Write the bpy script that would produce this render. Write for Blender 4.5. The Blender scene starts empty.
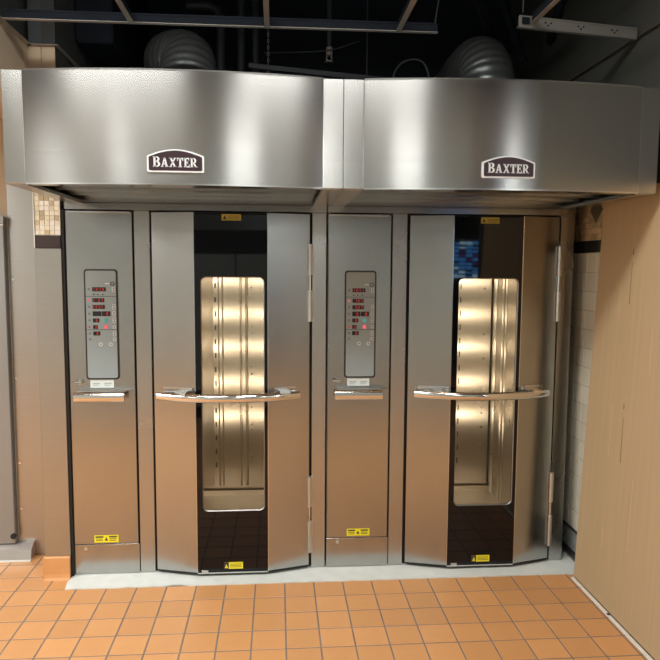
import bpy, bmesh, math, random
from mathutils import Vector, Matrix

random.seed(7)
S = bpy.context.scene
COL = S.collection

# ------------------------------------------------------------------ camera
CAM = dict(loc=(1.1018, -3.5747, 1.6732), yaw=.0794, pitch=-.0927, roll=.0063, f=664.19)
cam = bpy.data.objects.new('camera', bpy.data.cameras.new('camera'))
COL.objects.link(cam)
_y, _p, _r = CAM['yaw'], CAM['pitch'], CAM['roll']
_f = Vector((math.sin(_y)*math.cos(_p), math.cos(_y)*math.cos(_p), math.sin(_p)))
_rt = Vector((math.cos(_y), -math.sin(_y), 0))
_up = _rt.cross(_f)
_r2 = _rt*math.cos(_r) + _up*math.sin(_r)
_u2 = -_rt*math.sin(_r) + _up*math.cos(_r)
_m = Matrix((_r2, _u2, -_f)).transposed().to_4x4()
_m.translation = Vector(CAM['loc'])
cam.matrix_world = _m
cam.data.sensor_width = 36
cam.data.lens = CAM['f']*36/660
cam.data.clip_start = .05
S.camera = cam

# ------------------------------------------------------------------ world, exposure
world = bpy.data.worlds.new('world'); S.world = world
world.use_nodes = True
world.node_tree.nodes['Background'].inputs[0].default_value = (.8, .9, 1, 1)
world.node_tree.nodes['Background'].inputs[1].default_value = .02
S.view_settings.view_transform = 'Standard'
S.view_settings.look = 'None'
S.view_settings.gamma = 1
S.view_settings.use_curve_mapping = False
S.view_settings.exposure = 0.0
try:
    S.cycles.use_denoising = True
    S.cycles.sample_clamp_indirect = 6
except Exception:
    pass
ADDED_TROFFER = 36.0      # strength of the added bright troffers
OVEN_LAMP = 95.0    # strength of the lamps inside the ovens

# ------------------------------------------------------------------ materials
MATS = {}
def nodes(name):
    m = bpy.data.materials.new(name); m.use_nodes = True
    nt = m.node_tree
    return m, nt, nt.nodes['Principled BSDF']
def N(nt, t, **k):
    n = nt.nodes.new(t)
    for a, v in k.items(): setattr(n, a, v)
    return n
def c4(c): return (c[0], c[1], c[2], 1)
def plain(name, col, rough=.5, metal=0, spec=.5, noise=0, nscale=20, bump=0, stretch=(1, 1, 1), rnd=0, coat=0):
    m, nt, b = nodes(name)
    b.inputs['Base Color'].default_value = c4(col)
    b.inputs['Roughness'].default_value = rough
    b.inputs['Metallic'].default_value = metal
    b.inputs['Specular IOR Level'].default_value = spec
    b.inputs['Coat Weight'].default_value = coat
    b.inputs['Coat Roughness'].default_value = .08
    L = nt.links
    last = None
    if noise or bump:
        tc = N(nt, 'ShaderNodeTexCoord'); mp = N(nt, 'ShaderNodeMapping')
        mp.inputs['Scale'].default_value = stretch
        L.new(tc.outputs['Object'], mp.inputs[0])
        nz = N(nt, 'ShaderNodeTexNoise'); nz.inputs['Scale'].default_value = nscale; nz.inputs['Detail'].default_value = 5
        L.new(mp.outputs[0], nz.inputs['Vector'])
        if noise:
            mx = N(nt, 'ShaderNodeMix', data_type='RGBA')
            mx.inputs[6].default_value = c4([x*(1-noise) for x in col])
            mx.inputs[7].default_value = c4([min(1, x*(1+noise)) for x in col])
            L.new(nz.outputs[0], mx.inputs[0]); last = mx.outputs[2]
        if bump:
            bp = N(nt, 'ShaderNodeBump'); bp.inputs['Strength'].default_value = bump; bp.inputs['Distance'].default_value = .002
            L.new(nz.outputs[0], bp.inputs['Height']); L.new(bp.outputs[0], b.inputs['Normal'])
    if rnd:
        oi = N(nt, 'ShaderNodeObjectInfo'); hs = N(nt, 'ShaderNodeHueSaturation')
        mr = N(nt, 'ShaderNodeMapRange'); mr.inputs[3].default_value = 1-rnd; mr.inputs[4].default_value = 1+rnd
        L.new(oi.outputs['Random'], mr.inputs[0]); L.new(mr.outputs[0], hs.inputs['Value'])
        if last: L.new(last, hs.inputs['Color'])
        else: hs.inputs['Color'].default_value = c4(col)
        last = hs.outputs[0]
    if last: L.new(last, b.inputs['Base Color'])
    MATS[name] = m
    return m
def steel(name, col=(.60, .59, .565), rough=.30, aniso=.75, horizontal=False, grain=.06, smudge=.08):
    """brushed stainless: horizontal brushing smears reflections vertically"""
    m, nt, b = nodes(name); L = nt.links
    b.inputs['Metallic'].default_value = 1
    b.inputs['Anisotropic'].default_value = aniso
    geo = N(nt, 'ShaderNodeNewGeometry')
    if horizontal:
        cr = N(nt, 'ShaderNodeVectorMath', operation='CROSS_PRODUCT'); cr.inputs[1].default_value = (0, 0, 1)
        L.new(geo.outputs['Normal'], cr.inputs[0]); L.new(cr.outputs[0], b.inputs['Tangent'])
    else:
        cx = N(nt, 'ShaderNodeCombineXYZ'); cx.inputs[2].default_value = 1; cx.inputs[1].default_value = .02
        L.new(cx.outputs[0], b.inputs['Tangent'])
    mp = N(nt, 'ShaderNodeMapping')
    mp.inputs['Scale'].default_value = (400, 400, 3) if horizontal else (4, 4, 420)
    L.new(geo.outputs['Position'], mp.inputs[0])
    nz = N(nt, 'ShaderNodeTexNoise'); nz.inputs['Scale'].default_value = 1; nz.inputs['Detail'].default_value = 3
    L.new(mp.outputs[0], nz.inputs['Vector'])
    n2 = N(nt, 'ShaderNodeTexNoise'); n2.inputs['Scale'].default_value = 3.1; n2.inputs['Detail'].default_value = 4
    L.new(geo.outputs['Position'], n2.inputs['Vector'])
    mx = N(nt, 'ShaderNodeMix', data_type='RGBA')
    mx.inputs[6].default_value = c4([x*(1-grain) for x in col]); mx.inputs[7].default_value = c4([x*(1+grain) for x in col])
    L.new(nz.outputs[0], mx.inputs[0]); L.new(mx.outputs[2], b.inputs['Base Color'])
    mr = N(nt, 'ShaderNodeMapRange'); mr.inputs[3].default_value = rough-smudge; mr.inputs[4].default_value = rough+smudge
    L.new(n2.outputs[0], mr.inputs[0]); L.new(mr.outputs[0], b.inputs['Roughness'])
    MATS[name] = m
    return m
def emit(name, col, strength, sampling='NONE'):
    m, nt, b = nodes(name)
    m.cycles.emission_sampling = sampling
    b.inputs['Base Color'].default_value = (0, 0, 0, 1)
    b.inputs['Emission Color'].default_value = c4(col)
    b.inputs['Emission Strength'].default_value = strength
    MATS[name] = m
    return m
def glass(name, tint=(.93, .95, .94), rough=.02):
    m = bpy.data.materials.new(name); m.use_nodes = True
    nt = m.node_tree; nt.nodes.remove(nt.nodes['Principled BSDF'])
    out = nt.nodes['Material Output']
    tr = N(nt, 'ShaderNodeBsdfTransparent'); tr.inputs[0].default_value = c4(tint)
    gl = N(nt, 'ShaderNodeBsdfGlossy'); gl.inputs['Roughness'].default_value = rough
    fr = N(nt, 'ShaderNodeFresnel'); fr.inputs[0].default_value = 1.35
    mx = N(nt, 'ShaderNodeMixShader')
    nt.links.new(fr.outputs[0], mx.inputs[0]); nt.links.new(tr.outputs[0], mx.inputs[1]); nt.links.new(gl.outputs[0], mx.inputs[2])
    nt.links.new(mx.outputs[0], out.inputs[0])
    MATS[name] = m
    return m

steel('steel', (.455, .455, .44), .22, .5, smudge=.012)
steel('steel_post', (.50, .50, .485), .27, .6, smudge=.012)
steel('steel_hood', (.54, .54, .525), .21, .82, smudge=.01)
steel('steel_clad', (.45, .435, .41), .30, .6, grain=.09, smudge=.04)
steel('steel_chamber', (.60, .55, .485), .28, .93, horizontal=True, grain=.12, smudge=.02)
MATS['steel_chamber'].node_tree.nodes['Principled BSDF'].inputs['Metallic'].default_value = .965
plain('chamber_floor', (.40, .36, .31), .45, .8, noise=.15, nscale=8)
plain('chrome', (.78, .78, .77), .12, 1)
plain('hinge_steel', (.66, .65, .61), .42, 1)
plain('dark_gap', (.012, .012, .013), .7)
plain('oven_shell', (.22, .22, .22), .5, .6)
plain('black_glass', (.003, .004, .006), .03, 0, .38)
glass('window_glass')
plain('rim_dull', (.26, .25, .24), .4, 1)
plain('rim_steel', (.7, .7, .68), .2, 1)
plain('panel_grey', (.29, .345, .36), .5, spec=.25, noise=.06, nscale=6)
plain('bezel_black', (.015, .014, .014), .4)
plain('display_black', (.02, .014, .014), .25)
emit('led_red', (1, .05, .05), .55)
emit('led_pink', (1, .14, .18), .9)
emit('led_green', (.08, .55, .42), .55)
plain('button_white', (.55, .58, .59), .5)
plain('mark_dark', (.03, .03, .035), .6)
plain('icon_dim', (.13, .15, .155), .6)
plain('label_yellow', (.83, .72, .02), .45)
plain('label_shaded', (.42, .36, .06), .5)  # duller yellow puts the hood's shade into the label colour
plain('label_white', (.66, .72, .70), .5)
plain('label_print', (.38, .44, .43), .6)
plain('badge_plum', (.035, .018, .024), .3)
plain('badge_silver', (.66, .68, .69), .3)
plain('quarry', (.60, .295, .115), .40, 0, .45, noise=.12, nscale=9, bump=.12, rnd=.07)
plain('grout', (.20, .165, .14), .9, noise=.45, nscale=12)
plain('pad_white', (.66, .69, .66), .75, noise=.14, nscale=14, bump=.5)
plain('drywall', (.52, .41, .29), .85, noise=.05, nscale=8)
plain('shop_wall', (.10, .11, .115), .8, noise=.05, nscale=5)
plain('bare_board', (.045, .046, .045), .85, noise=.12, nscale=5)
plain('painted_wall', (.50, .54, .53), .8, noise=.05, nscale=5)
plain('upper_wall', (.075, .076, .066), .7, noise=.06, nscale=4)
plain('plenum', (.006, .008, .015), .85, noise=.3, nscale=2)
plain('plenum_steel', (.014, .017, .023), .9, 0, .1, noise=.3, nscale=6)
plain('pipe_grey', (.04, .045, .05), .6, noise=.2, nscale=8)
plain('tee_grey', (.34, .31, .275), .5, .2)
plain('angle_dark', (.09, .08, .066), .6)
plain('tee_bare', (.30, .29, .27), .45, .3, noise=.12, nscale=10)
plain('duct_foil', (.20, .215, .21), .36, .75, noise=.2, nscale=22, bump=.4)
plain('cardboard', (.47, .345, .205), .9, 0, .2, noise=.10, nscale=1.0, stretch=(60, 60, 1.2))
plain('card_mark', (.24, .16, .085), .9)
plain('card_scuff', (.60, .44, .27), .9)
plain('edge_white', (.78, .78, .74), .6, noise=.2, nscale=30)
plain('wall_tile', (.62, .60, .50), .22, 0, .5, noise=.04, nscale=8, rnd=.04)
plain('wall_grout', (.42, .40, .34), .9)
plain('mosaic_cream', (.74, .68, .52), .5, noise=.08, nscale=60, rnd=.10)
plain('mosaic_tan', (.50, .42, .27), .5, noise=.12, nscale=60, rnd=.12)
plain('mosaic_white', (.80, .77, .68), .5, noise=.05, nscale=60, rnd=.06)
plain('stone_brown', (.42, .32, .19), .6, noise=.3, nscale=50, rnd=.25)
plain('diamond_olive', (.085, .082, .05), .5, noise=.15, nscale=40)
plain('band_dark', (.042, .026, .024), .3)
plain('trim_white', (.72, .71, .66), .45)
plain('mortar', (.22, .235, .225), .9, noise=.5, nscale=45, bump=.6)
plain('cooler_door', (.30, .30, .295), .4, .5, noise=.05, nscale=4)
plain('kickplate', (.52, .50, .48), .35, .9, noise=.1, nscale=6)
plain('rubber', (.012, .012, .012), .6)
plain('fridge_grey', (.38, .44, .44), .4, .1, noise=.04, nscale=3)
plain('ceiling_board', (.72, .73, .71), .9, noise=.06, nscale=40)
plain('fridge_dark', (.05, .055, .06), .4)
emit('added_troffer_white', (1, .985, .94), ADDED_TROFFER, 'FRONT')
emit('added_troffer_dim', (1, .985, .95), 8.0, 'FRONT')
emit('lamp_warm', (1, .80, .57), OVEN_LAMP, 'FRONT')
emit('screen_blue', (.10, .38, .95), 4.0)
emit('screen_violet', (.25, .12, .55), 1.6)
emit('screen_pale', (.45, .75, 1.0), 6.0)

# ------------------------------------------------------------------ mesh helpers
class MB:
    """collects shapes with a material index each; build() links them as one mesh object"""
    def __init__(s): s.v = []; s.f = []; s.mi = []
    def add(s, vs, fs, mi=0):
        o = len(s.v); s.v += [tuple(v) for v in vs]
        for f in fs: s.f.append(tuple(i+o for i in f)); s.mi.append(mi)
        return s
    def box(s, a, b, mi=0):
        (x0, y0, z0), (x1, y1, z1) = a, b
        return s.add([(x0,y0,z0),(x1,y0,z0),(x1,y1,z0),(x0,y1,z0),(x0,y0,z1),(x1,y0,z1),(x1,y1,z1),(x0,y1,z1)],
              [(0,3,2,1),(4,5,6,7),(0,1,5,4),(1,2,6,5),(2,3,7,6),(3,0,4,7)], mi)
    def cbox(s, a, b, c=.002, mi=0):
        """box with chamfered edges"""
        bm = bmesh.new()
        bmesh.ops.create_cube(bm, size=1)
        for v in bm.verts:
            v.co = Vector([(a[i]+b[i])/2 + v.co[i]*(b[i]-a[i]) for i in range(3)])
        bmesh.ops.bevel(bm, geom=bm.edges[:], offset=c, segments=1, affect='EDGES', profile=.5)
        bm.verts.index_update()
        s.add([v.co[:] for v in bm.verts], [[v.index for v in f.verts] for f in bm.faces], mi)
        bm.free(); return s
    def prism(s, poly, axis, a, b, mi=0):
        """polygon (2-D, counter-clockwise) pushed along axis from a to b; axis 'z': (x,y), 'y': (x,z), 'x': (y,z)"""
        n = len(poly)
        def P(p, t):
            return (p[0], p[1], t) if axis == 'z' else ((p[0], t, p[1]) if axis == 'y' else (t, p[0], p[1]))
        vs = [P(p, a) for p in poly] + [P(p, b) for p in poly]
        fs = [tuple(range(n))[::-1], tuple(range(n, 2*n))] + [(i, (i+1) % n, n+(i+1) % n, n+i) for i in range(n)]
        return s.add(vs, fs, mi)
    def tube(s, pts, r, seg=12, mi=0, squash=None, caps=True):
        """round tube along a list of points; r is a number or list"""
        pts = [Vector(p) for p in pts]; n = len(pts)
        rr = r if isinstance(r, (list, tuple)) else [r]*n
        vs = []; ref = Vector((0, 0, 1))
        for i, p in enumerate(pts):
            t = (pts[min(i+1, n-1)] - pts[max(i-1, 0)]).normalized()
            if abs(t.dot(ref)) > .97 and i == 0: ref = Vector((0, 1, 0))
            a = (ref - t*ref.dot(t)).normalized(); b = t.cross(a); ref = a
            for k in range(seg):
                q = 2*math.pi*k/seg
                sa, sb = squash or (1, 1)
                vs.append(p + a*math.cos(q)*rr[i]*sa + b*math.sin(q)*rr[i]*sb)
        fs = []
        for i in range(n-1):
            for k in range(seg):
                fs.append((i*seg+k, i*seg+(k+1) % seg, (i+1)*seg+(k+1) % seg, (i+1)*seg+k))
        if caps: fs += [tuple(range(seg))[::-1], tuple(range((n-1)*seg, n*seg))]
        return s.add(vs, fs, mi)
    def build(s, name, mats, parent=None, smooth=None, loc=None, keep=False):
        me = bpy.data.meshes.new(name)
        me.from_pydata(s.v, [], s.f)
        if isinstance(mats, str): mats = [mats]
        for m in mats: me.materials.append(MATS[m])
        me.polygons.foreach_set('material_index', s.mi)
        if not keep:
          bm = bmesh.new(); bm.from_mesh(me); bmesh.ops.recalc_face_normals(bm, faces=bm.faces); bm.to_mesh(me); bm.free()
        if smooth:
            me.shade_smooth() if hasattr(me, 'shade_smooth') else None
            me.set_sharp_from_angle(angle=math.radians(smooth))
        me.update()
        o = bpy.data.objects.new(name, me); COL.objects.link(o)
        if parent: o.parent = parent
        if loc: o.location = loc
        return o
def tag(o, label=None, cat=None, group=None, kind=None):
    if label: o['label'] = label
    if cat: o['category'] = cat
    if group: o['group'] = group
    if kind: o['kind'] = kind
    return o
def empty(name, loc, label=None, cat=None, group=None):
    o = bpy.data.objects.new(name, None); COL.objects.link(o); o.location = loc
    o.empty_display_size = .1
    return tag(o, label, cat, group)
def rrect(x0, z0, x1, z1, r, n=6):
    """rounded rectangle, counter-clockwise in (x,z)"""
    P = []
    for cx, cz, a in ((x1-r, z0+r, -90), (x1-r, z1-r, 0), (x0+r, z1-r, 90), (x0+r, z0+r, 180)):
        for k in range(n+1):
            q = math.radians(a + 90*k/n); P.append((cx+r*math.cos(q), cz+r*math.sin(q)))
    return P
def struct(o, label=None): return tag(o, label, kind='structure')

# ================================================================== THE SETTING
PT = .1545; OX, OY = .8305, -.1611            # quarry tile pitch and grid origin
WR = 2.822                                    # face of the right wall
CEIL = 2.772

# ---- floor: grout bed with single tiles
floor = MB().box((-4, -8.5, -.08), (7, 1.4, -.0016)).build('floor', 'grout')
struct(floor, 'orange quarry tile floor with grey grout joints')
tile_me = None
far = MB()
near = []
for c in range(-30, 39):
    for r in range(-4, 52):
        x0 = OX + c*PT; y1 = OY - r*PT
        if x0 < -3.9 or x0 > 6.6: continue
        if r < 0 and not (c <= -6 and r >= -3): continue
        if -9 <= c <= 11 and r <= 9: near.append((x0, y1))
        else: far.add([(x0+.003,y1-PT+.003,0),(x0+PT-.003,y1-PT+.003,0),(x0+PT-.003,y1-.003,0),(x0+.003,y1-.003,0)], [(0,1,2,3)])
for x0, y1 in near:
    if tile_me is None:
        o = MB().cbox((.0038, -PT+.0038, -.012), (PT-.0038, -.0038, 0), .0009).build('quarry_tile', 'quarry', floor); tile_me = o.data
    else:
        o = bpy.data.objects.new('quarry_tile', tile_me); COL.objects.link(o); o.parent = floor
    o.location = (x0, y1, random.uniform(-.0004, .0003))
tag(far.build('quarry_tile_field', 'quarry', floor), kind='stuff')

# ---- white levelling pad that the ovens stand on
pd = [(-.004, -.010), (-.012, -.09), (.0, -.168)]
for i in range(1, 60):
    x = i*2.74/60
    pd.append((x, -.164 + random.uniform(-.004, .004) + (.012 if i in (12, 13) else 0)))
pd += [(2.735, -.172), (2.80, -.165), (2.80, .30), (-.004, .30)]
pad = MB().prism(pd, 'z', -.003, .004).build('floor_pad', 'pad_white')
struct(pad, 'rough white levelling strip along the foot of both ovens')

# ---- plenum: dark open ceiling
struct(MB().box((-4, -8.6, 4.2), (7, 1.5, 4.3)).build('ceiling', 'plenum'), 'dark open ceiling deck above the bare grid')
struct(MB().box((-4, 1.4, -.08), (7, 1.5, 4.2)).build('wall_back', 'plenum'), 'dark wall behind the ovens')
# ---- room behind the camera
struct(MB().box((-3.6, -8.6, -.08), (-3.5, 1.4, 4.2)).build('wall_far_left', 'painted_wall'), 'painted side wall far left of the ovens')
struct(MB().box((-3.5, -5.3, -.0), (2.75, -5.15, 4.2)).build('wall_rear', 'painted_wall'), 'painted wall behind the photographer')
struct(MB().box((1.75, -8.2, -.0), (6.6, -8.05, 4.2)).build('wall_far_rear', 'shop_wall'), 'painted wall at the far end of the shop')
struct(MB().box((4.35, -8.05, -.0), (4.45, 1.4, 4.2)).build('wall_far_right', 'painted_wall'), 'painted wall of the shop floor')

# ---- right wall with tiles in the slot beside the oven
wr = MB().box((WR, -2.2, -.08), (WR+.12, 1.4, 4.2)).build('wall_right', 'upper_wall')
struct(wr, 'grey wall to the right, tiled in the slot beside the oven')
MB().box((WR-.004, -.46, .03), (WR, .50, 2.14)).build('tile_bed', 'wall_grout', wr)
TZ = .1085
t_me = None
for k in range(15):
    for j in range(8):
        z0 = .182 + k*(1.766-.182)/15; y0 = -.434 + j*.108
        if t_me is None:
            o = MB().cbox((-.009, .0012, .0012), (-.003, .1068, (1.766-.182)/15-.0012), .0012).build('wall_tile', 'wall_tile', wr); t_me = o.data
        else:
            o = bpy.data.objects.new('wall_tile', t_me); COL.objects.link(o); o.parent = wr
        o.location = (WR, y0, z0)
for j in range(6):
    MB().cbox((WR-.010, -.40+j*.14, 1.768), (WR-.003, -.40+j*.14+.138, 1.832), .001).build('band_tile', 'bezel_black', wr)
rs = random.Random(3)
zz = 1.834
row = 0
while zz < 2.12:
    yy = -.42 - (row % 2)*.02
    while yy < .40:
        w = rs.choice((.036, .05, .05, .066))
        MB().cbox((WR-.009-rs.uniform(0, .002), yy+.001, zz+.001), (WR-.003, yy+w-.001, zz+.031), .0012).build('mosaic_tile', 'stone_brown', wr)
        yy += w
    zz += .032; row += 1
MB().prism([(-.163+.005, 1.992), (-.092, 1.925), (-.017, 1.994), (-.085, 2.075)], 'x', WR-.0135, WR-.004).build('diamond_tile', 'diamond_olive', wr)
# broken-out base of the wall: grey mortar framed by a dark edge
MB().box((WR-.006, -.30, .045), (WR, .46, .165)).build('base_mortar', 'mortar', wr)
fr = MB()
fr.box((WR-.010, -.30, .163), (WR, .46, .172)); fr.box((WR-.010, -.30, .036), (WR, .46, .045))
fr.build('base_edge', 'rubber', wr)
# wall angle that carried the ceiling
wa = MB().box((WR-.022, -2.2, CEIL), (WR, 1.3, CEIL+.003)).box((WR-.003, -2.2, CEIL), (WR, 1.3, CEIL+.022)).build('trim_1', 'angle_dark')
struct(wa, 'ceiling wall angle along the right wall')

# ---- left: pillar with cladding and mosaic, recess with cooler door, bulkhead
pil = MB().box((-.140, -.022, 0), (-.010, 1.4, 4.2)).build('wall_pillar', 'bare_board')
struct(pil, 'narrow pillar left of the ovens')
o = MB().cbox((-.141, -.030, .124), (-.009, -.0225, 1.766), .0015).build('steel_cladding', 'steel_clad', pil)
MB().cbox((-.137, -.030, 1.7685), (-.012, -.0225, 1.831), .0012).build('band_tile', 'band_dark', pil)
MB().box((-.1425, -.034, 1.767), (-.1375, -.0225, 2.30)).build('corner_trim', 'trim_white', pil)
MB().box((-.0135, -.031, 1.834), (-.0095, -.0225, 2.30)).build('corner_trim', 'trim_white', pil)
m_me = {}
mp_ = .0248
for k in range(16):
    for j in range(5):
        kind = random.choice(('mosaic_cream', 'mosaic_cream', 'mosaic_tan', 'mosaic_white'))
        if kind not in m_me:
            o = MB().cbox((.0009, -.006, .0009), (mp_-.0009, 0, mp_-.0009), .0008).build('mosaic_tile', kind, pil); m_me[kind] = o.data
        else:
            o = bpy.data.objects.new('mosaic_tile', m_me[kind]); COL.objects.link(o); o.parent = pil
        o.location = (-.1372+j*mp_, -.0225, 1.8345+k*mp_)
MB().box((-.1376, -.0235, 1.832), (-.0115, -.0220, 2.30)).build('mosaic_grout', 'trim_white', pil)
cv = MB()
cv.prism([(-.060, 0), (-.030, 0), (-.030, .124), (-.040, .124), (-.046, .118), (-.048, .03), (-.052, .012)], 'x', -.142, -.010)
cv.build('cove_tile', 'quarry', pil)
cv = MB()
cv.box((-.150, -.046, 0), (-.1425, .28, .122)); cv.build('cove_tile', 'quarry', pil)
# upper panels of the pillar with their seam
MB().cbox((-.140, -.030, 2.31), (-.0775, -.0225, CEIL), .001).build('upper_panel', 'drywall', pil)
MB().cbox((-.0750, -.030, 2.31), (-.010, -.0225, CEIL), .001).build('upper_panel', 'drywall', pil)
wl = MB().box((-3.5, .285, -.08), (-.140, .40, 2.47)).build('wall_left', 'drywall')
struct(wl, 'tan drywall above the cooler door at the left edge')
MB().cbox((-.390, .277, .0), (-.141, .2845, 2.30), .0015).build('steel_cladding', 'steel_clad', wl)
for z in (1.60, 1.04, .55, .28):
    MB().tube([(-.372, .2772, z), (-.372, .2752, z)], .006, 8).build('screw', 'chrome', wl)
bk = MB().box((-1.6, -.80, 2.475), (-.140, .40, CEIL)).build('wall_bulkhead', 'drywall')
MB().box((-1.6, -.80, CEIL+.001), (-.165, .40, 4.2)).build('bare_stud_face', 'bare_board', bk)
MB().box((-.135, -.0235, CEIL+.004), (-.075, -.0225, 4.1)).build('bare_stud', 'pipe_grey', pil)
struct(bk, 'tan bulkhead over the door recess')
wa = MB().box((-.1395, -.80, CEIL), (-.118, -.03, CEIL+.003)).box((-.1395, -.053, CEIL), (-.010, -.031, CEIL+.003)).box((-.0098, -.053, CEIL), (.012, 1.3, CEIL+.003))
struct(wa.build('trim_2', 'tee_grey'), 'ceiling wall angle round the pillar')
dr = MB().cbox((-1.45, .235, .09), (-.396, .282, 1.945), .004).build('door_1', 'cooler_door')
struct(dr, 'grey cooler door at the left edge')
MB().cbox((-1.46, .228, 1.905), (-.392, .2355, 1.952), .002).build('door_rail', 'cooler_door', dr)
MB().box((-1.46, .226, 1.895), (-.394, .2355, 1.903)).build('gasket_strip', 'trim_white', dr)
MB().tube([(-.405, .238, .135), (-.405, .226, .135)], .016, 14).build('door_bumper', 'rubber', dr)
kp = MB().prism([(.200, .004), (.2762, .004), (.2762, .088), (.255, .088), (.215, .060), (.200, .012)], 'x', -1.46, -.302).build('kick_plate', 'kickplate', dr)
MB().box((-1.46, .185, 0), (-.300, .235, .006)).build('sill_bead', 'trim_white', dr)

# ================================================================== OVENS
SEG = {'0': 'abcdef', '1': 'bc', '2': 'abged', '3': 'abgcd', '4': 'fgbc', '5': 'afgcd', '6': 'afgedc', '7': 'abc', '8': 'abcdefg', '9': 'abcdfg', 'F': 'afge', '-': 'g', ' ': ''}
def seg_digits(mb, txt, x0, z0, h, pitch, y):
    w = h*.50; t = h*.15
    for ch in txt:
        if ch == ':':
            for q in (.3, .7): mb.box((x0-pitch*.18, y, z0+h*q-t/2), (x0-pitch*.18+t, y+.001, z0+h*q+t/2))
            continue
        for s in SEG[ch]:
            a = {'a': (0, h-t, w, h), 'g': (0, h/2-t/2, w, h/2+t/2), 'd': (0, 0, w, t), 'f': (0, h/2, t, h), 'b': (w-t, h/2, w, h), 'e': (0, 0, t, h/2), 'c': (w-t, 0, w, h/2)}[s]
            mb.box((x0+a[0], y, z0+a[1]), (x0+a[2], y+.001, z0+a[3]))
        x0 += pitch
    return mb

def build_oven(X, label, digits, chamber_variant):
    ov = empty('rack_oven', (X, 0, 0), label, 'oven', 'twin rack ovens')
    W = 1.3680
    # --- shell: sides, back, top, and the dark frame behind the joints
    b = MB()
    b.box((.004, .012, .004), (.020, 1.22, 2.000)); b.box((W-.020, .012, .004), (W-.004, 1.22, 2.000))
    b.box((.020, 1.20, .004), (W-.020, 1.22, 2.000)); b.box((.020, .012, 1.975), (W-.020, 1.20, 2.000))
    b.build('shell', 'oven_shell', ov)
    b = MB(); b.box((.020, .022, .004), (.452, .030, 1.975)); b.box((1.250, .022, .004), (W-.020, .030, 1.975))
    b.box((.452, .022, .004), (1.25, .030, .090)); b.box((.452, .022, 1.88), (1.25, .030, 1.975))
    b.build('inner_frame', 'dark_gap', ov)
    if X < 1: MB().box((-.0088, -.0205, .006), (.0035, .0115, 1.966)).build('gap_shade_strip', 'rubber', ov)  # dark strip standing in for the shade in the gap beside the pillar
    # --- visible frame
    MB().cbox((.3535, 0, .005), (.4340, .021, 1.967), .002).build('frame_post', 'steel_post', ov)
    MB().cbox((1.2875, 0, .005), (W-.0035, .021, 1.967), .002).build('frame_post', 'steel_post', ov)
    MB().cbox((.002, -.002, 1.9685), (W-.002, .021, 2.005), .0015).build('frame_header', 'steel', ov)
    # --- access panel with pull handle, latch and labels
    ap = MB().cbox((.0065, -.004, .1745), (.3450, .018, 1.958), .002).build('access_panel', 'steel', ov)
    MB().cbox((.010, -.009, 1.952), (.335, -.0045, 1.961), .001).build('panel_top_lip', 'rim_steel', ap)
    n = 14
    hb = MB().tube([(.042+.258*i/n, -.058, .992) for i in range(n+1)], .026, 14, squash=(1, .55))
    hb.build('pull_handle', 'chrome', ap, smooth=40)
    hb = MB().prism([(.055, -.004), (.345, -.004), (.296, -.050), (.055, -.050)][::-1], 'z', 1.020, 1.024)
    hb.build('handle_bracket', 'rim_steel', ap)
    lt = MB().tube([(.062, -.004, 1.066), (.062, -.022, 1.066)], .013, 14)
    lt.cbox((.034, -.034, 1.060), (.078, -.022, 1.074), .003)
    lt.build('panel_latch', 'chrome', ap)
    lb = MB().box((.113, -.0052, 1.034), (.235, -.0042, 1.077))
    for q in (.125, .185): lb.box((q, -.0056, 1.052), (q+.038, -.0052, 1.060), 1); lb.box((q, -.0056, 1.043), (q+.03, -.0052, 1.047), 1)
    lb.build('rating_label', ['label_white', 'label_print'], ap)
    lx, lz = digits['warn']
    lb = MB().box((lx, -.0052, lz), (lx+.128, -.0042, lz+.040))
    for q in (.006, .078):
        lb.box((lx+q, -.0056, lz+.027), (lx+q+.042, -.0052, lz+.035), 1)
        for k in range(2): lb.box((lx+q+.002, -.0056, lz+.009+k*.009), (lx+q+.038, -.0052, lz+.0125+k*.009), 1)
    lb.prism([(lx+.054, lz+.010), (lx+.072, lz+.010), (lx+.063, lz+.030)], 'y', -.0056, -.0052, 1)
    lb.build('warning_label', ['label_yellow', 'mark_dark'], ap)
    # --- kick panel below the seam
    kp = MB().cbox((.0045, -.003, .006), (.3500, .018, .1715), .0015).build('kick_panel', 'steel', ov)
    MB().tube([(.066, -.003, .150), (.066, -.007, .150)], .010, 12).build('screw_cap', 'hinge_steel', kp)
    # --- control panel
    cp = MB().prism(rrect(.0955, 1.079, .2665, 1.661, .016), 'y', -.011, -.0042).build('control_panel', 'bezel_black', ov)
    MB().prism(rrect(.1035, 1.087, .2585, 1.653, .012), 'y', -.0122, -.0112).build('panel_face', 'panel_grey', cp)
    yf = -.0124
    for z in (1.519, 1.344): MB().box((.1035, yf-.0003, z-.0012), (.2585, yf+.0006, z+.0012)).build('divider_line', 'mark_dark', cp)
    def disp(x, z, w, h, txt, pitch):
        MB().cbox((x, yf-.0016, z), (x+w, yf+.0002, z+h), .0006).build('display', 'display_black', cp)
        if txt.strip():
            seg_digits(MB(), txt, x+w-pitch*len(txt.replace(':', ''))-.001, z+h*.17, h*.66, pitch, yf-.0026).build('digits', 'led_red', cp)['kind'] = 'stuff'
    T = digits['txt']
    disp(.137, 1.5455, .070, .021, T[0], .0162)
    disp(.137, 1.4885, .061, .021, T[1], .0145)
    disp(.137, 1.4535, .063, .021, T[2], .0150)
    disp(.137, 1.4155, .044, .025, T[3], .0200); disp(.184, 1.4155, .044, .025, T[4], .0200)
    disp(.137, 1.3825, .033, .021, T[5], .0155)
    disp(.137, 1.348, .024, .020, T[6], .0115)
    disp(.137, 1.3135, .036, .021, T[7], .0165)
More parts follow.
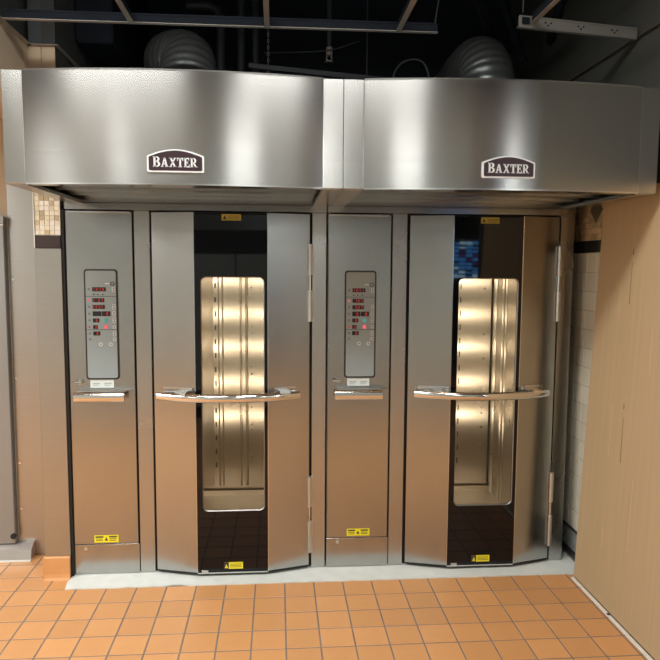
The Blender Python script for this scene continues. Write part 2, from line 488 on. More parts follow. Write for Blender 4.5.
    for z, k in ((1.556, 1), (1.464, 1), (1.428, 1), (1.393, 1), (1.358, 0), (1.324, 1), (1.293, 0)):
        bm_ = MB().prism(rrect(.238, z-(.014 if k else .009), .255, z+(.014 if k else .009), .006, 4), 'y', yf-.0014, yf+.0004)
        for q in ((-.006, .006) if k else (0,)): bm_.box((.2435, yf-.0022, z+q-.003), (.2495, yf-.0012, z+q+.003), 1)
        bm_.build('button', ['button_white', 'mark_dark'], cp)
    for x in (.175, .226):
        z = 1.267
        bm_ = MB().prism([(x+.011*math.cos(a*.5236), z+.011*math.sin(a*.5236)) for a in range(12)], 'y', yf-.0014, yf+.0004)
        bm_.box((x-.003, yf-.0022, z-.003), (x+.003, yf-.0012, z+.003), 1)
        bm_.build('round_button', ['button_white', 'mark_dark'], cp)
    MB().cbox((.196, yf-.0016, 1.3825), (.212, yf+.0002, 1.4035), .0006).build('green_key', 'led_green', cp)
    MB().cbox((.195, yf-.0016, 1.348), (.213, yf+.0002, 1.369), .0006).build('red_key', 'led_pink', cp)
    # power knob symbol: ring plus a light lettering bar
    rg = MB()
    for a in range(16):
        q0, q1 = a*math.pi/8, (a+1)*math.pi/8
        if a in (4,): continue
        rg.prism([(.241+.0075*math.cos(q0), 1.586+.0075*math.sin(q0)), (.241+.0115*math.cos(q0), 1.586+.0115*math.sin(q0)), (.241+.0115*math.cos(q1), 1.586+.0115*math.sin(q1)), (.241+.0075*math.cos(q1), 1.586+.0075*math.sin(q1))], 'y', yf-.0012, yf+.0004)
    rg.build('power_symbol', 'mark_dark', cp)
    MB().box((.203, yf-.0008, 1.583), (.226, yf+.0004, 1.589)).build('power_caption', 'badge_silver', cp)
    for x in (.144, .166, .190):
        MB().prism([(x-.004, 1.5265), (x+.004, 1.5265), (x+.004, 1.5325), (x-.004, 1.5325)], 'y', yf-.0008, yf+.0004).build('mark', 'mark_dark', cp)
    for z, m in ((1.556, 'icon_dim'), (1.499, 'led_pink'), (1.464, 'icon_dim'), (1.428, 'icon_dim'), (1.393, 'icon_dim'), (1.358, 'led_red'), (1.324, 'icon_dim'), (1.293, 'icon_dim')):
        ic = MB().box((.115, yf-.0008, z-.006), (.1225, yf+.0004, z+.007)) if m != 'icon_dim' else MB().box((.113, yf-.0008, z-.005), (.127, yf+.0004, z-.002)).box((.116, yf-.0008, z-.001), (.124, yf+.0004, z+.006))
        ic.build('icon', m, cp)
    # --- door: two angled steel wings, black glass front with a long window
    GY = -.074
    g0, g1 = .672, 1.050
    zt, zb = 1.957, .028
    d = MB().prism([(.447, -.012), (g0-.001, GY+.002), (g0-.001, GY+.045), (.447, .018)], 'z', zb, zt).build('door', 'steel', ov)
    d['label'] = 'bowed oven door with angled steel wings and black glass front'
    MB().prism([(g1+.001, GY+.002), (1.274, -.012), (1.274, .018), (g1+.001, GY+.045)], 'z', zb, zt).build('door_wing', 'steel', d)
    # bright folded edges next to the glass
    for x, s in ((g0, -1), (g1, 1)):
        MB().box((min(x, x+s*.004), GY-.0005, zb), (max(x, x+s*.004), GY+.006, zt)).build('edge_fold', 'rim_steel', d)
    w0, w1, wz0, wz1, R = .702, 1.034, .366, 1.626, .030
    # glass plate with a rounded window opening
    hole = rrect(w0, wz0, w1, wz1, R, 6)
    outer = []
    cxm, czm = (w0+w1)/2, (wz0+wz1)/2
    n = 7
    cor = [(g1, zb+.001), (g1, zt-.001), (g0, zt-.001), (g0, zb+.001)]
    for k in range(4):
        for i in range(n):
            a, c_, nx = cor[k-1], cor[k], cor[(k+1) % 4]
            t = i/(n-1)*2-1
            if t <= 0: p = [c_[j] + (a[j]-c_[j])*(-t)*.12 for j in (0, 1)]
            else: p = [c_[j] + (nx[j]-c_[j])*t*.12 for j in (0, 1)]
            outer.append(tuple(p))
    m = len(hole); gb = MB()
    vs = [(p[0], GY, p[1]) for p in outer] + [(p[0], GY, p[1]) for p in hole] + [(p[0], GY+.008, p[1]) for p in outer] + [(p[0], GY+.008, p[1]) for p in hole]
    fs = []
    for i in range(m):
        j = (i+1) % m
        fs += [(i, j, m+j, m+i), (2*m+i, 3*m+i, 3*m+j, 2*m+j), (m+i, m+j, 3*m+j, 3*m+i), (i, 2*m+i, 2*m+j, j)]
    gb.add(vs, fs); gb.build('glass_front', 'black_glass', d)
    # window tunnel through the door
    tn = MB()
    h2 = [(p[0], p[1]) for p in rrect(w0-.002, wz0-.002, w1+.002, wz1+.002, R, 6)]
    vs = [(p[0], GY+.009, p[1]) for p in h2] + [(p[0], -.034, p[1]) for p in h2]
    tn.add(vs, [(i, (i+1) % m, m+(i+1) % m, m+i) for i in range(m)])
    tn.build('window_tunnel', 'rim_dull', d, smooth=40)
    # thin bright rim
    rim = MB()
    ri = rrect(w0+.005, wz0+.005, w1-.005, wz1-.005, R-.005, 6)
    vs = [(p[0], GY+.006, p[1]) for p in hole] + [(p[0], GY+.010, p[1]) for p in ri]
    rim.add(vs, [(i, (i+1) % m, m+(i+1) % m, m+i) for i in range(m)]); rim.build('window_rim', 'rim_dull', d)
    MB().prism(rrect(w0-.001, wz0-.001, w1+.001, wz1+.001, R, 6), 'y', GY+.012, GY+.016).build('window_pane', 'window_glass', d)
    # inner face of the door round the tunnel
    b = MB(); b.box((.46, .050, .10), (.670, .058, 1.87)); b.box((1.075, .050, .10), (1.24, .058, 1.87))
    b.box((.670, .050, .10), (1.075, .058, .310)); b.box((.670, .050, 1.66), (1.075, .058, 1.87))
    b.build('door_liner', 'steel_chamber', d)
    # bottom sweep and small latch stop
    MB().prism([(.452, -.006), (g0, GY+.006), (g1, GY+.006), (1.270, -.006), (1.270, .012), (.452, .012)], 'z', .014, zb).build('door_sweep', 'rubber', d)
    MB().prism([(g0, GY-.001), (g1, GY-.001), (g1, GY+.01), (g0, GY+.01)], 'z', zb-.007, zb).build('bottom_rail', 'rim_steel', d)
    MB().cbox((.694, GY-.006, .028), (.728, GY-.0005, .042), .001).build('door_stop', 'hinge_steel', d)
    # door labels
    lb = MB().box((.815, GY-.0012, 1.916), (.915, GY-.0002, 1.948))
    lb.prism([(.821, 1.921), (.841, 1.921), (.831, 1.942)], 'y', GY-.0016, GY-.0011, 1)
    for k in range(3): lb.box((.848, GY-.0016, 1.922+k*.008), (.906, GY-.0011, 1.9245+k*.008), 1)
    lb.build('door_label', ['label_shaded', 'mark_dark'], d)
    lb = MB().box((.812, GY-.0012, .046), (.914, GY-.0002, .083))
    lb.box((.812, GY-.0016, .046), (.838, GY-.0010, .083), 1)
    lb.prism([(.816, .051), (.834, .051), (.825, .074)], 'y', GY-.0020, GY-.0015, 0)
    for k in range(3): lb.box((.845, GY-.0016, .055+k*.008), (.906, GY-.0011, .0575+k*.008), 1)
    lb.build('caution_label', ['label_yellow', 'mark_dark'], d)
    # bowed bar handle
    pts = []; n = 28
    for i in range(n+1):
        t = i/n; x = .474 + (1.218-.474)*t
        pts.append((x, -.072 - .092*(1-(2*t-1)**2), .998))
    MB().tube(pts, .0215, 14, squash=(1, .62)).build('bar_handle', 'chrome', d, smooth=40)
    for x0, x1 in ((.500, .655), (1.085, 1.200)):
        yf0 = lambda x: (-.012 - .060*(x-.447)/.224) if x < .8 else (-.012 - .060*(1.274-x)/.224)
        MB().prism([(x0, yf0(x0)-.001), (x1, yf0(x1)-.001), (x1, yf0(x1)-.008), (x0, yf0(x0)-.008)], 'z', 1.012, 1.040).build('handle_plate', 'rim_steel', d)
        xa, xb = (x0+.03, x0+.085) if x < .8 else (x1-.085, x1-.03)
        MB().prism([(xa, yf0(xa)-.008), (xb, yf0(xb)-.008), (xb+.0, yf0(xb)-.085), (xa, yf0(xa)-.068)][::-1], 'z', 1.008, 1.020).build('handle_arm', 'chrome', d)
    # hinges
    for za, zb_ in ((1.638, 1.800), (1.388, 1.555), (.362, .532), (.104, .278)):
        xh = 1.2775
        hg = MB().cbox((xh-.003, -.0185, za), (xh+.016, -.0015, zb_), .0015)
        hg.tube([(xh, -.022, za), (xh, -.022, (za+zb_)/2-.001)], .0105, 12); hg.tube([(xh, -.022, (za+zb_)/2+.001), (xh, -.022, zb_)], .0105, 12)
        hg.build('hinge', 'hinge_steel', ov)
    for za, zb_ in ((1.555, 1.638), (.278, .362)):
        MB().tube([(1.2775, -.018, za), (1.2775, -.018, zb_)], .0055, 10).build('hinge_rod', 'chrome', ov)
    # --- baking chamber
    cx0, cx1, cyb, cz0, cz1 = .455, 1.232, .955, .108, 1.86
    ch = MB().box((cx0, cyb, cz0), (cx1, cyb+.006, cz1)).build('baking_chamber', 'steel_chamber', ov)
    ch['label'] = 'warm lit steel chamber seen through the door window'
    MB().box((cx1, .062, cz0), (cx1+.006, cyb, cz1)).build('chamber_side', 'steel_chamber', ch)
    MB().box((cx0-.006, .062, cz0), (cx0, cyb, cz1)).build('chamber_side', 'steel_chamber', ch)
    MB().box((cx0, .062, cz1), (cx1, cyb, cz1+.006)).build('chamber_roof', 'steel_chamber', ch)
    MB().box((cx0, .062, cz0-.006), (cx1, cyb, cz0)).build('chamber_floor', 'chamber_floor', ch)
    def rib(x0, x1, h, z0=.17, z1=1.85):
        MB().prism([(x0, cyb-.0005), (x0+h*.6, cyb-h), (x1-h*.6, cyb-h), (x1, cyb-.0005)][::-1], 'z', z0, z1).build('back_rib', 'steel_chamber', ch)
    if chamber_variant == 0:
        MB().prism([(cx0, .80), (.668, cyb-.012), (.668, cyb-.001), (cx0, cyb-.001)], 'z', .17, 1.85).build('air_panel', 'steel_chamber', ch)
        rib(.700, .738, .018); rib(.846, .862, .012); rib(.884, .904, .016)
        for k in range(15):
            z = .30 + k*.095
            MB().cbox((.679, cyb-.008, z), (.688, cyb-.001, z+.034), .001).build('air_slot', 'dark_gap', ch)
        for z in (1.54, 1.49, 1.28, 1.23, 1.00, .95, .77, .72, .60, .565, .37, .34):
            MB().tube([(.926, cyb, z), (.926, cyb-.006, z)], .006, 8).build('rivet', 'chrome', ch)
    else:
        for k in range(15):
            z = .30 + k*.095
            MB().cbox((1.000, cyb-.004, z), (1.007, cyb-.001, z+.040), .001).build('air_slot', 'dark_gap', ch)
        MB().box((cx1-.010, cyb-.012, cz0+.04), (cx1-.0005, cyb-.0005, cz1-.002)).build('corner_seam', 'dark_gap', ch)
        # side ribs
        for y0, y1, h in ((.86, .90, .014), (.72, .74, .010), (.66, .67, .008)):
            MB().prism([(cx1-.0005, y0), (cx1-.0005, y1), (cx1-h, y1-h*.5), (cx1-h, y0+h*.5)], 'z', cz0+.002, 1.85).build('side_rib', 'steel_chamber', ch)
        for z in (1.54, 1.22, 1.05, .70, .66, .56, .43):
            MB().tube([(1.172, cyb, z), (1.172, cyb-.006, z)], .007, 8).build('rivet', 'chrome', ch)
    MB().box((cx0, cyb-.03, cz0), (cx1, cyb-.001, cz0+.035)).build('floor_curb', 'steel_chamber', ch)
    # lamps on both front jambs, hidden behind the steel wings
    for x0, x1 in ((.475, .615), (1.095, 1.225)):
        for z in (1.574, 1.30, 1.03, .742, .459):
            lm = MB().box((x0, .064, z-.012), (x1, .081, z+.012)); lm.mi = [1]*6
            lm.add([(x0+.001, .0816, z-.011), (x0+.001, .0816, z+.011), (x1-.001, .0816, z+.011), (x1-.001, .0816, z-.011)], [(0, 1, 2, 3)], 0)
            lm.build('oven_lamp', ['lamp_warm', 'rim_steel'], ch, keep=True)
    return ov

OV = [build_oven(0.0, 'left stainless rack oven, next to the mosaic pillar',
                 dict(warn=(.112, .183), txt=['12:10', '1 67', '425F', '  ', ' 0', ' 0', '3', ' 0']), 0),
      build_oven(1.3685, 'right stainless rack oven, next to the leaning cardboard',
                 dict(warn=(.118, .185), txt=['12:11', '187', '437', ' 0', ' 0', ' 0', '2', ' 0']), 1)]

# ================================================================== HOODS
def letters(mb, txt, x0, z0, sizes, y0, y1, mi):
    """flared slab-serif capitals"""
    def R(a, b, c, d): return [(a, b), (c, b), (c, d), (a, d)]
    st = .19
    G = {}
    G['T'] = (.66, [R(.24, 0, .24+st, 1), R(0, .85, .66, 1), R(.13, 0, .53, .09), [(0, .66), (.08, .66), (.08, .9), (0, .9)], [(.58, .66), (.66, .66), (.66, .9), (.58, .9)]])
    G['E'] = (.60, [R(.07, 0, .07+st, 1), R(0, .87, .56, 1), R(0, 0, .60, .13), R(.2, .45, .44, .57), R(.49, .72, .56, .9), R(.52, .1, .60, .30), R(.38, .37, .44, .65)])
    G['X'] = (.78, [[(.05, 1), (.53, 0), (.74, 0), (.27, 1)], [(.04, 0), (.18, 0), (.74, 1), (.60, 1)], R(0, .91, .32, 1), R(.50, .91, .78, 1), R(0, 0, .28, .09), R(.46, 0, .78, .09)])
    G['A'] = (.80, [[(.06, 0), (.18, 0), (.47, 1), (.33, 1)], [(.52, 0), (.75, 0), (.47, 1), (.33, 1)], R(.2, .27, .6, .38), R(0, 0, .27, .09), R(.45, 0, .80, .09)])
    def bowl(cx, cz, rx, rz, t):
        P = []
        for k in range(8):
            a0, a1 = math.radians(-90+180*k/8), math.radians(-90+180*(k+1)/8)
            P.append([(cx+(rx-t)*math.cos(a0), cz+(rz-.11)*math.sin(a0)), (cx+rx*math.cos(a0), cz+rz*math.sin(a0)), (cx+rx*math.cos(a1), cz+rz*math.sin(a1)), (cx+(rx-t)*math.cos(a1), cz+(rz-.11)*math.sin(a1))])
        return P
    G['B'] = (.70, [R(.07, 0, .07+st, 1), R(0, .91, .3, 1), R(0, 0, .3, .09), R(.2, .89, .36, 1), R(.2, .46, .38, .57), R(.2, 0, .38, .11)] + bowl(.34, .745, .30, .255, .19) + bowl(.36, .28, .34, .28, .20))
    G['R'] = (.76, [R(.07, 0, .07+st, 1), R(0, .91, .3, 1), R(0, 0, .33, .09), R(.2, .89, .36, 1), R(.2, .42, .36, .53)] + bowl(.34, .71, .31, .29, .19) + [[(.28, .47), (.46, .47), (.74, 0), (.53, 0)], R(.50, 0, .78, .09)])
    for ch, h in zip(txt, sizes):
        w, polys = G[ch]
        for p in polys: mb.prism([(x0+a*h*.98, z0+b*h) for a, b in p], 'y', y0, y1, mi)
        x0 += w*h*.98 + .0028
    return x0

def build_hood(X, label, blabel):
    hd = empty('oven_hood', (X, 0, 2.006), label, 'hood', 'stainless hoods over the ovens')
    W = 1.371; F = -.760; H = .446; s0, s1 = .084, W-.085; SAG = .056
    n = 32
    fr_ = []
    for i in range(n+1):
        t = i/n; x = s0+.0015 + (s1-s0-.003)*t
        fr_.append((x, F-.004 - SAG*(1-(2*t-1)**2)))
    bk_ = [(x, y+.012) for x, y in fr_][::-1]
    b = MB()
    m = 2*(n+1)
    poly = fr_ + bk_
    vs = [(p[0], p[1], 0) for p in poly] + [(p[0], p[1], H) for p in poly]
    fs = []
    for i in range(m): j = (i+1) % m; fs.append((i, j, m+j, m+i))
    for i in range(n):
        a, c_ = i, m-1-i
        fs += [(a, c_, c_-1, a+1), (m+a, m+a+1, m+c_-1, m+c_)]
    b.add(vs, fs); b.build('front_panel', 'steel_hood', hd, smooth=30)
    # hemmed bright edges on top and bottom of the curved face
    for z in (-.003, H-.003):
        e = MB()
        for i in range(n):
            (xa, ya), (xb, yb) = fr_[i], fr_[i+1]
            e.prism([(xa, ya-.0016), (xb, yb-.0016), (xb, yb+.004), (xa, ya+.004)], 'z', z, z+.006)
        e.build('edge_hem', 'rim_steel', hd)
    MB().cbox((.0008, F, 0), (s0, F+.02, H), .0015).build('corner_strip', 'steel_hood', hd)
    MB().cbox((s1, F, 0), (W-.0008, F+.02, H), .0015).build('corner_strip', 'steel_hood', hd)
    for x in (s0-.002, s1-.001): MB().box((x, F-.0045, .002), (x+.003, F+.001, H-.002)).build('strip_edge', 'rim_steel', hd)
    MB().box((.0008, F+.02, 0), (.010, .45, H)).build('side_panel', 'steel_hood', hd)
    MB().box((W-.010, F+.02, 0), (W-.0008, .45, H)).build('side_panel', 'steel_hood', hd)
    # top plate follows the bowed front
    tp = [(x, y+.013) for x, y in fr_] + [(s1, F+.021), (W-.011, F+.021), (W-.011, .45), (.011, .45), (.011, F+.021), (s0, F+.021)]
    MB().prism(tp, 'z', H-.012, H-.006).build('top_panel', 'steel_hood', hd)
    MB().box((.011, .44, .03), (W-.011, .45, H-.013)).build('rear_panel', 'steel_hood', hd)
    # underside: side flanges, front lip, recessed baffle
    MB().cbox((.011, F+.021, -.004), (s0, -.007, .012), .001).build('bottom_flange', 'steel_post', hd)
    MB().cbox((s1, F+.021, -.004), (W-.011, -.007, .012), .001).build('bottom_flange', 'steel_post', hd)
    lp = [(x, y+.013) for x, y in fr_] + [(s1-.002, F+.060), (s0+.002, F+.060)]
    MB().prism(lp, 'z', .0, .006).build('bottom_lip', 'steel', hd)
    MB().box((s0+.002, F+.061, .030), (s1-.002, -.006, .036)).build('baffle', 'steel', hd)
    MB().box((.011, -.0055, .0005), (W-.011, -.001, .036)).build('rear_drop', 'steel', hd)
    for y in (-.42, -.20):
        MB().box((s0+.002, y, .018), (s1-.002, y+.02, .0295)).build('baffle_rail', 'steel', hd)
    # collar for the flue
    MB().tube([(.625 if X < 1 else .868, .10, H-.006), (.625 if X < 1 else .868, .10, H+.06)], .150, 28).build('flue_collar', 'duct_foil', hd, smooth=40)
    # badge
    xc = W/2 + (.005 if X < 1 else .0); yb = F-.004-SAG-.003
    bd = MB()
    def arch(w, z0, zs, zp, k=12):
        P = [(xc-w, z0+.004), (xc-w+.004, z0), (xc+w-.004, z0), (xc+w, z0+.004)]
        for i in range(k+1):
            t = i/k; x = xc+w - 2*w*t
            P.append((x, zs + (zp-zs)*(1-abs(2*t-1)**1.8)))
        return P
    bd.prism(arch(.1125, .046, .110, .137), 'y', yb-.004, yb+.004)
    bo = bd.build('badge', 'badge_silver', hd)
    bo['label'] = blabel
    MB().prism(arch(.1055, .0525, .1055, .1315), 'y', yb-.0055, yb-.0041).build('badge_face', 'badge_plum', bo)
    lt = MB()
    sz = [.042, .0375, .0375, .0375, .0375, .0375]
    xe = letters(MB(), 'BAXTER', 0, 0, sz, 0, .001, 0)
    letters(lt, 'BAXTER', xc-xe/2, .0655, sz, yb-.0072, yb-.0056, 0)
    lt.build('lettering', 'badge_silver', bo)
    return hd
build_hood(.006, 'left stainless oven hood with bowed front, beside the pillar', 'plum badge reading BAXTER in silver letters')
build_hood(1.377, 'right stainless oven hood with bowed front, beside the grey wall', 'plum badge reading BAXTER in silver letters')

# ================================================================== CEILING GRID AND PLENUM
def tee(p0, p1, label, mat='tee_grey', fw=.024, hw=.036, slots=False):
    p0, p1 = Vector(p0), Vector(p1); d = p1-p0; L = d.length
    root = empty('ceiling_tee', p0)
    MB().box((0, -fw/2, 0), (L, fw/2, .0022)).build('flange', mat, root)
    MB().box((0, -.0012, .0022), (L, .0012, hw)).box((0, -.004, hw), (L, .004, hw+.008)).build('web', 'plenum_steel', root)  # web coloured dark for its shade, as light only reaches it from below
    root.rotation_euler = (0, 0, math.atan2(d.y, d.x))
    return tag(root, label, 'ceiling tee', 'bare ceiling grid bars')
tee((-.117, -.388, CEIL), (1.85, -.400, CEIL), 'long grey ceiling grid bar running across above the hoods')
tee((.445, -.405, CEIL), (.445, -.98, CEIL), 'leftmost short ceiling bar meeting the long bar above left hood')
tee((1.056, -.405, CEIL), (1.056, -.98, CEIL), 'middle short ceiling bar meeting the long bar above left hood')
tee((1.664, -.411, CEIL), (1.664, -.98, CEIL), 'short ceiling bar near the free end of the long bar')
# loose punched bar on the right
rb = empty('punched_channel', (2.190, -.535, CEIL-.006), 'bare metal ceiling bar with punched slots reaching the right wall', 'ceiling bar')
rb.rotation_euler = (0, 0, math.atan2(.106, .625))
MB().box((0, 0, 0), (.625, .0022, .046)).box((0, .0022, 0), (.625, .022, .002)).box((0, -.004, .044), (.625, .0, .050)).build('web', 'tee_bare', rb)
for x in (.15, .32, .50):
    for dx, dz in ((-.014, .029), (.014, .029), (0, .018)):
        MB().tube([(x+dx, .0, dz), (x+dx, -.0012, dz)], .0048, 8).build('punched_slot', 'dark_gap', rb)
MB().cbox((.012, -.014, .012), (.05, -.003, .04), .003).build('end_clip', 'plenum_steel', rb)
tee((2.246, -.552, CEIL), (2.246, -.98, CEIL), 'short ceiling bar running forward from the punched channel')

def flex_duct(name, pts, r, label, ribs=60):
    """flexible ribbed duct swept along a smooth path"""
    P = [Vector(p) for p in pts]; path = []
    Q = [P[0]*2-P[1]] + P + [P[-1]*2-P[-2]]
    per = 26
    for i in range(1, len(Q)-2):
        for k in range(per):
            t = k/per
            a, b, c, d = Q[i-1], Q[i], Q[i+1], Q[i+2]
            path.append(.5*((2*b) + (c-a)*t + (2*a-5*b+4*c-d)*t*t + (3*b-a-3*c+d)*t**3))
    path.append(P[-1])
    rr = [r*(1 + .018*math.sin(i*math.pi/2.5)) for i in range(len(path))]
    o = MB().tube(path, rr, 28).build(name, 'duct_foil', smooth=60)
    return tag(o, label, 'duct', 'flexible ducts rising from the hoods')
flex_duct('flexible_duct', [(.631, .10, 2.516), (.631, .10, 2.64), (.615, .19, 2.785), (.505, .36, 2.835), (.46, .72, 2.87), (.44, 1.10, 2.98)], .146, 'ribbed flexible duct curling out of the left hood')
flex_duct('flexible_duct', [(2.245, .10, 2.516), (2.247, .10, 2.70), (2.24, .20, 2.815), (2.25, .46, 2.85), (2.28, .80, 2.87), (2.30, 1.15, 2.90)], .148, 'ribbed flexible duct curling out of the right hood')
# vertical pipes at the back
for x, r in ((.865, .026), (.960, .024)):
    tag(MB().tube([(x, 1.0, 2.3), (x, 1.0, 4.18)], r, 14).build('riser_pipe', 'pipe_grey', smooth=40), 
        {.865: 'grey riser pipe beside the bent pipe, nearer the left duct', .960: 'grey riser pipe behind the left hood, farther from the left duct'}[x], 'pipe', 'riser pipes behind the left hood')
tag(MB().tube([(.52, .96, 3.36), (.66, .96, 3.365), (.715, .96, 3.34), (.735, .96, 3.28), (.735, .96, 2.5)], .028, 12).build('bent_pipe', 'pipe_grey', smooth=50), 'grey pipe with an elbow above the left duct', 'pipe')
# strut with droppers and a hanging sprinkler head
tag(MB().box((0, 0, 0), (.90, .04, .028)).build('strut_channel', 'pipe_grey', loc=(.93, .62, 2.885)), 'slanted metal strut behind the joint of the hoods', 'strut').rotation_euler = (0, math.radians(4.2), 0)
sp = empty('sprinkler_head', (1.43, .75, 2.98), 'brass sprinkler head on a drop pipe above the hood joint', 'sprinkler')
MB().tube([(0, 0, .08), (0, 0, 1.2)], .014, 10).build('drop_pipe', 'pipe_grey', sp)
MB().tube([(0, 0, .03), (0, 0, .08)], .020, 12).build('fitting', 'tee_grey', sp)
MB().tube([(0, 0, -.012), (0, 0, -.006)], .026, 14).build('deflector', 'tee_grey', sp)
for s in (-1, 1): MB().tube([(s*.012, 0, .03), (s*.018, 0, .01), (s*.004, 0, -.007)], .004, 6).build('yoke_arm', 'tee_grey', sp)
ch_ = empty('hanging_chain', (1.045, .85, 2.50), 'short tarnished chain hanging behind the left hood', 'chain')
for k in range(34):
    z = .02 + k*.02
    o = MB().tube([(.006*math.cos(a*.7854), 0, z+.013*math.sin(a*.7854)) for a in range(9)], .0022, 5, caps=False).build('chain_link', 'tee_grey', ch_)
    if k % 2: o.rotation_euler = (0, 0, math.pi/2)
def wire(pts, r, name, label, cat='wire', mat='pipe_grey'):
    P = [Vector(p) for p in pts]; path = []
    Q = [P[0]*2-P[1]] + P + [P[-1]*2-P[-2]]
    for i in range(1, len(Q)-2):
        for k in range(10):
            t = k/10; a, b, c, d = Q[i-1], Q[i], Q[i+1], Q[i+2]
            path.append(.5*((2*b) + (c-a)*t + (2*a-5*b+4*c-d)*t*t + (3*b-a-3*c+d)*t**3))
    path.append(P[-1])
    return tag(MB().tube(path, r, 6).build(name, mat), label, cat)
wire([(1.75, .27, 2.50), (1.76, .27, 2.76), (1.84, .27, 2.85), (1.95, .27, 2.81), (1.99, .27, 2.50)], .005, 'looped_cable', 'grey cable looped behind the right hood', 'cable')
wire([(1.02, .9, 3.06), (1.40, .72, 3.03), (1.62, .74, 3.10)], .004, 'sagging_wire', 'thin wire sagging past the sprinkler head')
wire([(1.84, -.37, 2.79), (1.90, -.3, 3.2), (1.95, -.25, 4.18)], .003, 'hanger_wire', 'hanger wire at the free end of the long ceiling bar')
wire([(2.21, -.53, 2.83), (2.225, -.5, 3.2), (2.30, -.45, 4.18)], .003, 'hanger_wire', 'hanger wire at the end of the punched channel')
wire([(1.655, .63, 2.62), (1.655, .63, 3.3), (1.655, .63, 4.18)], .004, 'threaded_rod', 'dark threaded rod crossing the slanted strut', 'rod')
# open-web joists
def joist(y, z, label):
    j = empty('bar_joist', (0, y, z), label, 'joist', 'bar joists in the dark ceiling')
    MB().box((-.0, -.03, 0), (2.78, .03, .03)).build('bottom_chord', 'plenum_steel', j)
    MB().box((-.0, -.03, .50), (2.78, .03, .53)).build('top_chord', 'plenum_steel', j)
    for k in range(7):
        x = .1+k*.38
        MB().tube([(x, 0, .03), (x+.19, 0, .50)], .012, 8).build('web_rod', 'plenum_steel', j)
        MB().tube([(x+.19, 0, .50), (x+.38, 0, .03)], .012, 8).build('web_rod', 'plenum_steel', j)
joist(.35, 3.62, 'bar joist in the dark ceiling, nearer to the hoods')
joist(1.15, 3.62, 'bar joist in the dark ceiling, against the rear wall')
for nm, p0, p1, lab in (('brace', (2.03, -.30, 3.05), (2.62, .95, 3.05), 'long dark brace slanting above the right hood'), ('brace', (2.28, .55, 3.75), (2.62, .55, 2.95), 'dark brace standing behind the punched channel'), ('brace', (2.35, -.75, 3.02), (2.72, .40, 3.02), 'dark brace nearest the right wall')):
    tag(MB().tube([p0, p1], .026, 4).build(nm, 'plenum_steel'), lab, 'brace', 'braces above the right hood')
tag(MB().cbox((-.005, .30, 2.90), (.20, 1.35, 3.55), .01).build('duct_box', 'plenum_steel'), 'dark rectangular duct beside the pillar in the ceiling', 'duct')

# ================================================================== CARDBOARD SHEET
cb = empty('cardboard_sheet', (2.712, -.205, .012), 'tall tan cardboard sheet leaning on the right wall', 'cardboard')
lean = math.atan2(.084, 2.06)
cb.rotation_euler = (0, lean, 0)
LEN = 2.05
sh = MB().cbox((0, -1.75, 0), (.007, 0, LEN), .001).build('sheet', 'cardboard', cb)
def mark(y, z, w, h, mat, name='rub_mark', tilt=0):
    o = MB().prism([(y-w/2, z), (y+w/2, z), (y+w*.3+tilt, z+h), (y-w*.3+tilt, z+h)], 'x', -.0006, .0002).build(name, mat, cb)
mark(-.362, 1.00, .010, .025, 'card_mark')
mark(-.372, .74, .006, .22, 'card_mark', tilt=.006)
mark(-.33, 1.50, .006, .20, 'card_mark', tilt=.004); mark(-.328, 1.735, .010, .03, 'card_mark')
for y, z, h in ((-.26, .75, .25), (-.27, .28, .10), (-.50, .35, .35), (-.24, 1.45, .14), (-.55, 1.2, .2)):
    mark(y, z, .004, h, 'card_scuff', 'scuff', .004)
st = MB().cbox((2.694, -1.95, .0005), (2.7085, -.215, .010), .001)
tag(st.build('edge_strip', 'edge_white'), 'white strip on the floor along the foot of the cardboard', 'strip')
MB().box((2.6935, -.62, .0101), (2.709, -.60, .0106)).build('printed_mark', 'mark_dark', bpy.data.objects['edge_strip'])

# ================================================================== ADDED LAMPS, AND THINGS BEHIND THE CAMERA
def troffer(x, y, label, sx=.32, sy=1.20, mat='added_troffer_white', group='near row of added troffers', z=CEIL):  # unseen ceiling light, added to light the room and feed the reflections
    t = empty('added_troffer', (x, y, z), label, 'ceiling light', group)
    b = MB(); b.box((-sx/2, -sy/2, .0), (-sx/2+.02, sy/2, .10)); b.box((sx/2-.02, -sy/2, .0), (sx/2, sy/2, .10))
    b.box((-sx/2+.02, -sy/2, .0), (sx/2-.02, -sy/2+.02, .10)); b.box((-sx/2+.02, sy/2-.02, .0), (sx/2-.02, sy/2, .10)); b.box((-sx/2, -sy/2, .10), (sx/2, sy/2, .105))
    b.build('added_troffer_housing', 'tee_grey', t)
    ax, ay = sx/2-.02, sy/2-.02
    MB().add([(-ax, -ay, .006), (-ax, ay, .006), (ax, ay, .006), (ax, -ay, .006)], [(0, 1, 2, 3)]).build('added_diffuser', mat, t, keep=True)
troffer(-2.30, -1.35, 'added bright troffer over the left aisle, nearer to the oven wall', 1.20, .60)
troffer(-2.30, -2.35, 'added bright troffer over the left aisle, farther from the oven wall', 1.20, .60)
troffer(-.02, -2.0, 'added bright long troffer hung high in the open ceiling', 1.20, .50, z=3.3)
troffer(1.41, -2.0, 'added bright short troffer hung high in the open ceiling', .70, .50, z=3.3)
for X, w in ((-2.40, .60), (-.86, .30), (1.40, .60)):  # added far lights that draw the bright streaks on the hoods
    troffer(X, -4.50, {-2.40: 'added dim troffer above the refrigerators, at the left end', -.86: 'added narrow dim troffer above the refrigerators', 1.40: 'added wide dim troffer at the right end of the refrigerators'}[X], w, 1.20, 'added_troffer_dim', 'far row of added troffers')

troffer(3.85, -3.1, 'added bright troffer on the shop floor beyond the right wall', .60, 1.20)  # added to brighten what the door wings reflect
troffer(3.85, -5.6, 'added bright troffer on the shop floor near the added blue screen', .40, .60)
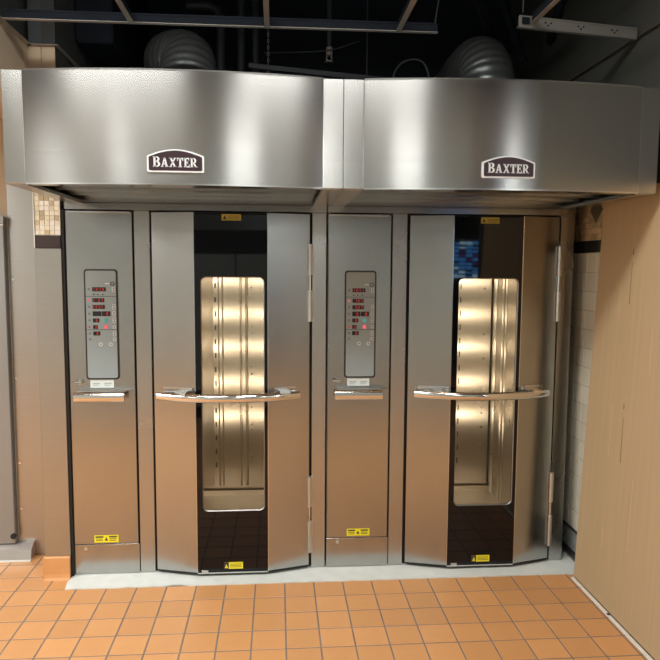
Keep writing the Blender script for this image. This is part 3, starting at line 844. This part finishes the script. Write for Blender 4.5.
# intact part of the dropped ceiling, behind the camera
TR = [(-2.3, -2.35, 1.2, .6)] + [(X, -4.5, w, 1.2) for X, w in ((-2.40, .60), (-.86, .30), (1.40, .60))] + [(3.85, -3.1, .6, 1.2), (3.85, -5.6, .6, 1.2)]
ct = MB().box((-3.49, -3.02, CEIL+.012), (4.34, -3.00, CEIL+.03)).build('ceiling_panels', 'tee_grey')
struct(ct, 'intact dropped ceiling behind the camera')
pm = None
for i in range(14):
    for j in range(8):
        x0 = -3.48 + i*.605; y0 = -3.03 - j*.605
        if x0+.6 > 4.35: continue
        if x0 < 2.75 and y0-.6 < -5.15: continue
        if any(abs(x0+.3-a) < .3+w/2+.02 and abs(y0-.3-b) < .3+h/2+.02 for a, b, w, h in TR): continue
        if pm is None:
            o = MB().cbox((.006, -.597, .012), (.600, -.006, .026), .002).build('ceiling_panel', 'ceiling_board', ct); pm = o.data
        else:
            o = bpy.data.objects.new('ceiling_panel', pm); COL.objects.link(o); o.parent = ct
        o.location = (x0, y0, CEIL)

def fridge(x0, label):  # out of view, placed for the reflections in oven steel and glass
    f = empty('upright_refrigerator', (x0, -3.88, 0), label, 'refrigerator', 'refrigerators behind the camera')
    MB().cbox((0, -.80, .12), (1.36, -.06, 2.08), .004).build('cabinet', 'fridge_grey', f)
    MB().cbox((0, -.70, 0), (1.36, -.10, .12), .004).build('plinth', 'fridge_dark', f)
    for k in (0, 1):
        dd = MB().cbox((.01+.675*k, -.058, .14), (.01+.675*k+.665, -.005, 1.82), .004).build('refrigerator_door', 'fridge_grey', f)
        xh = .60 if k == 0 else .76
        MB().tube([(xh, -.005, .95), (xh, .04, .98), (xh, .045, 1.2), (xh, .04, 1.42), (xh, -.005, 1.45)], .014, 10).build('door_handle', 'fridge_dark', dd)
    MB().cbox((.0, -.058, 1.835), (1.36, -.005, 2.08), .004).build('top_grille', 'fridge_dark', f)
fridge(-.03, 'grey two-door refrigerator directly behind the camera')
fridge(1.36, 'added grey two-door refrigerator right behind the camera')  # added to lighten the reflection in the right oven's access panel
fridge(-1.42, 'grey two-door refrigerator left behind the camera')
# blue-lit screen added to make the reflection in the right oven's glass
sc = empty('added_screen', (3.92, -6.4, 1.82), 'added blue lit screen reflected in the black glass of the right oven', 'screen')
sc.rotation_euler = (0, 0, -.15)
MB().cbox((-.24, -.05, -.30), (.24, -.004, .30), .006).build('added_screen_case', 'fridge_dark', sc)
rs = random.Random(11)
for k in range(9):
    for j in range(4):
        m = rs.choice(('screen_blue', 'screen_blue', 'screen_violet', 'screen_pale'))
        MB().box((-.22+j*.11+.004, -.004, -.28+k*.062+.004), (-.22+j*.11+.106, -.001, -.28+k*.062+rs.choice((.030, .045, .054)))).build('added_screen_tile', m, sc)
MB().box((-.06, -.05, -1.82), (.06, -.004, -.30)).build('added_screen_stand', 'fridge_dark', sc)
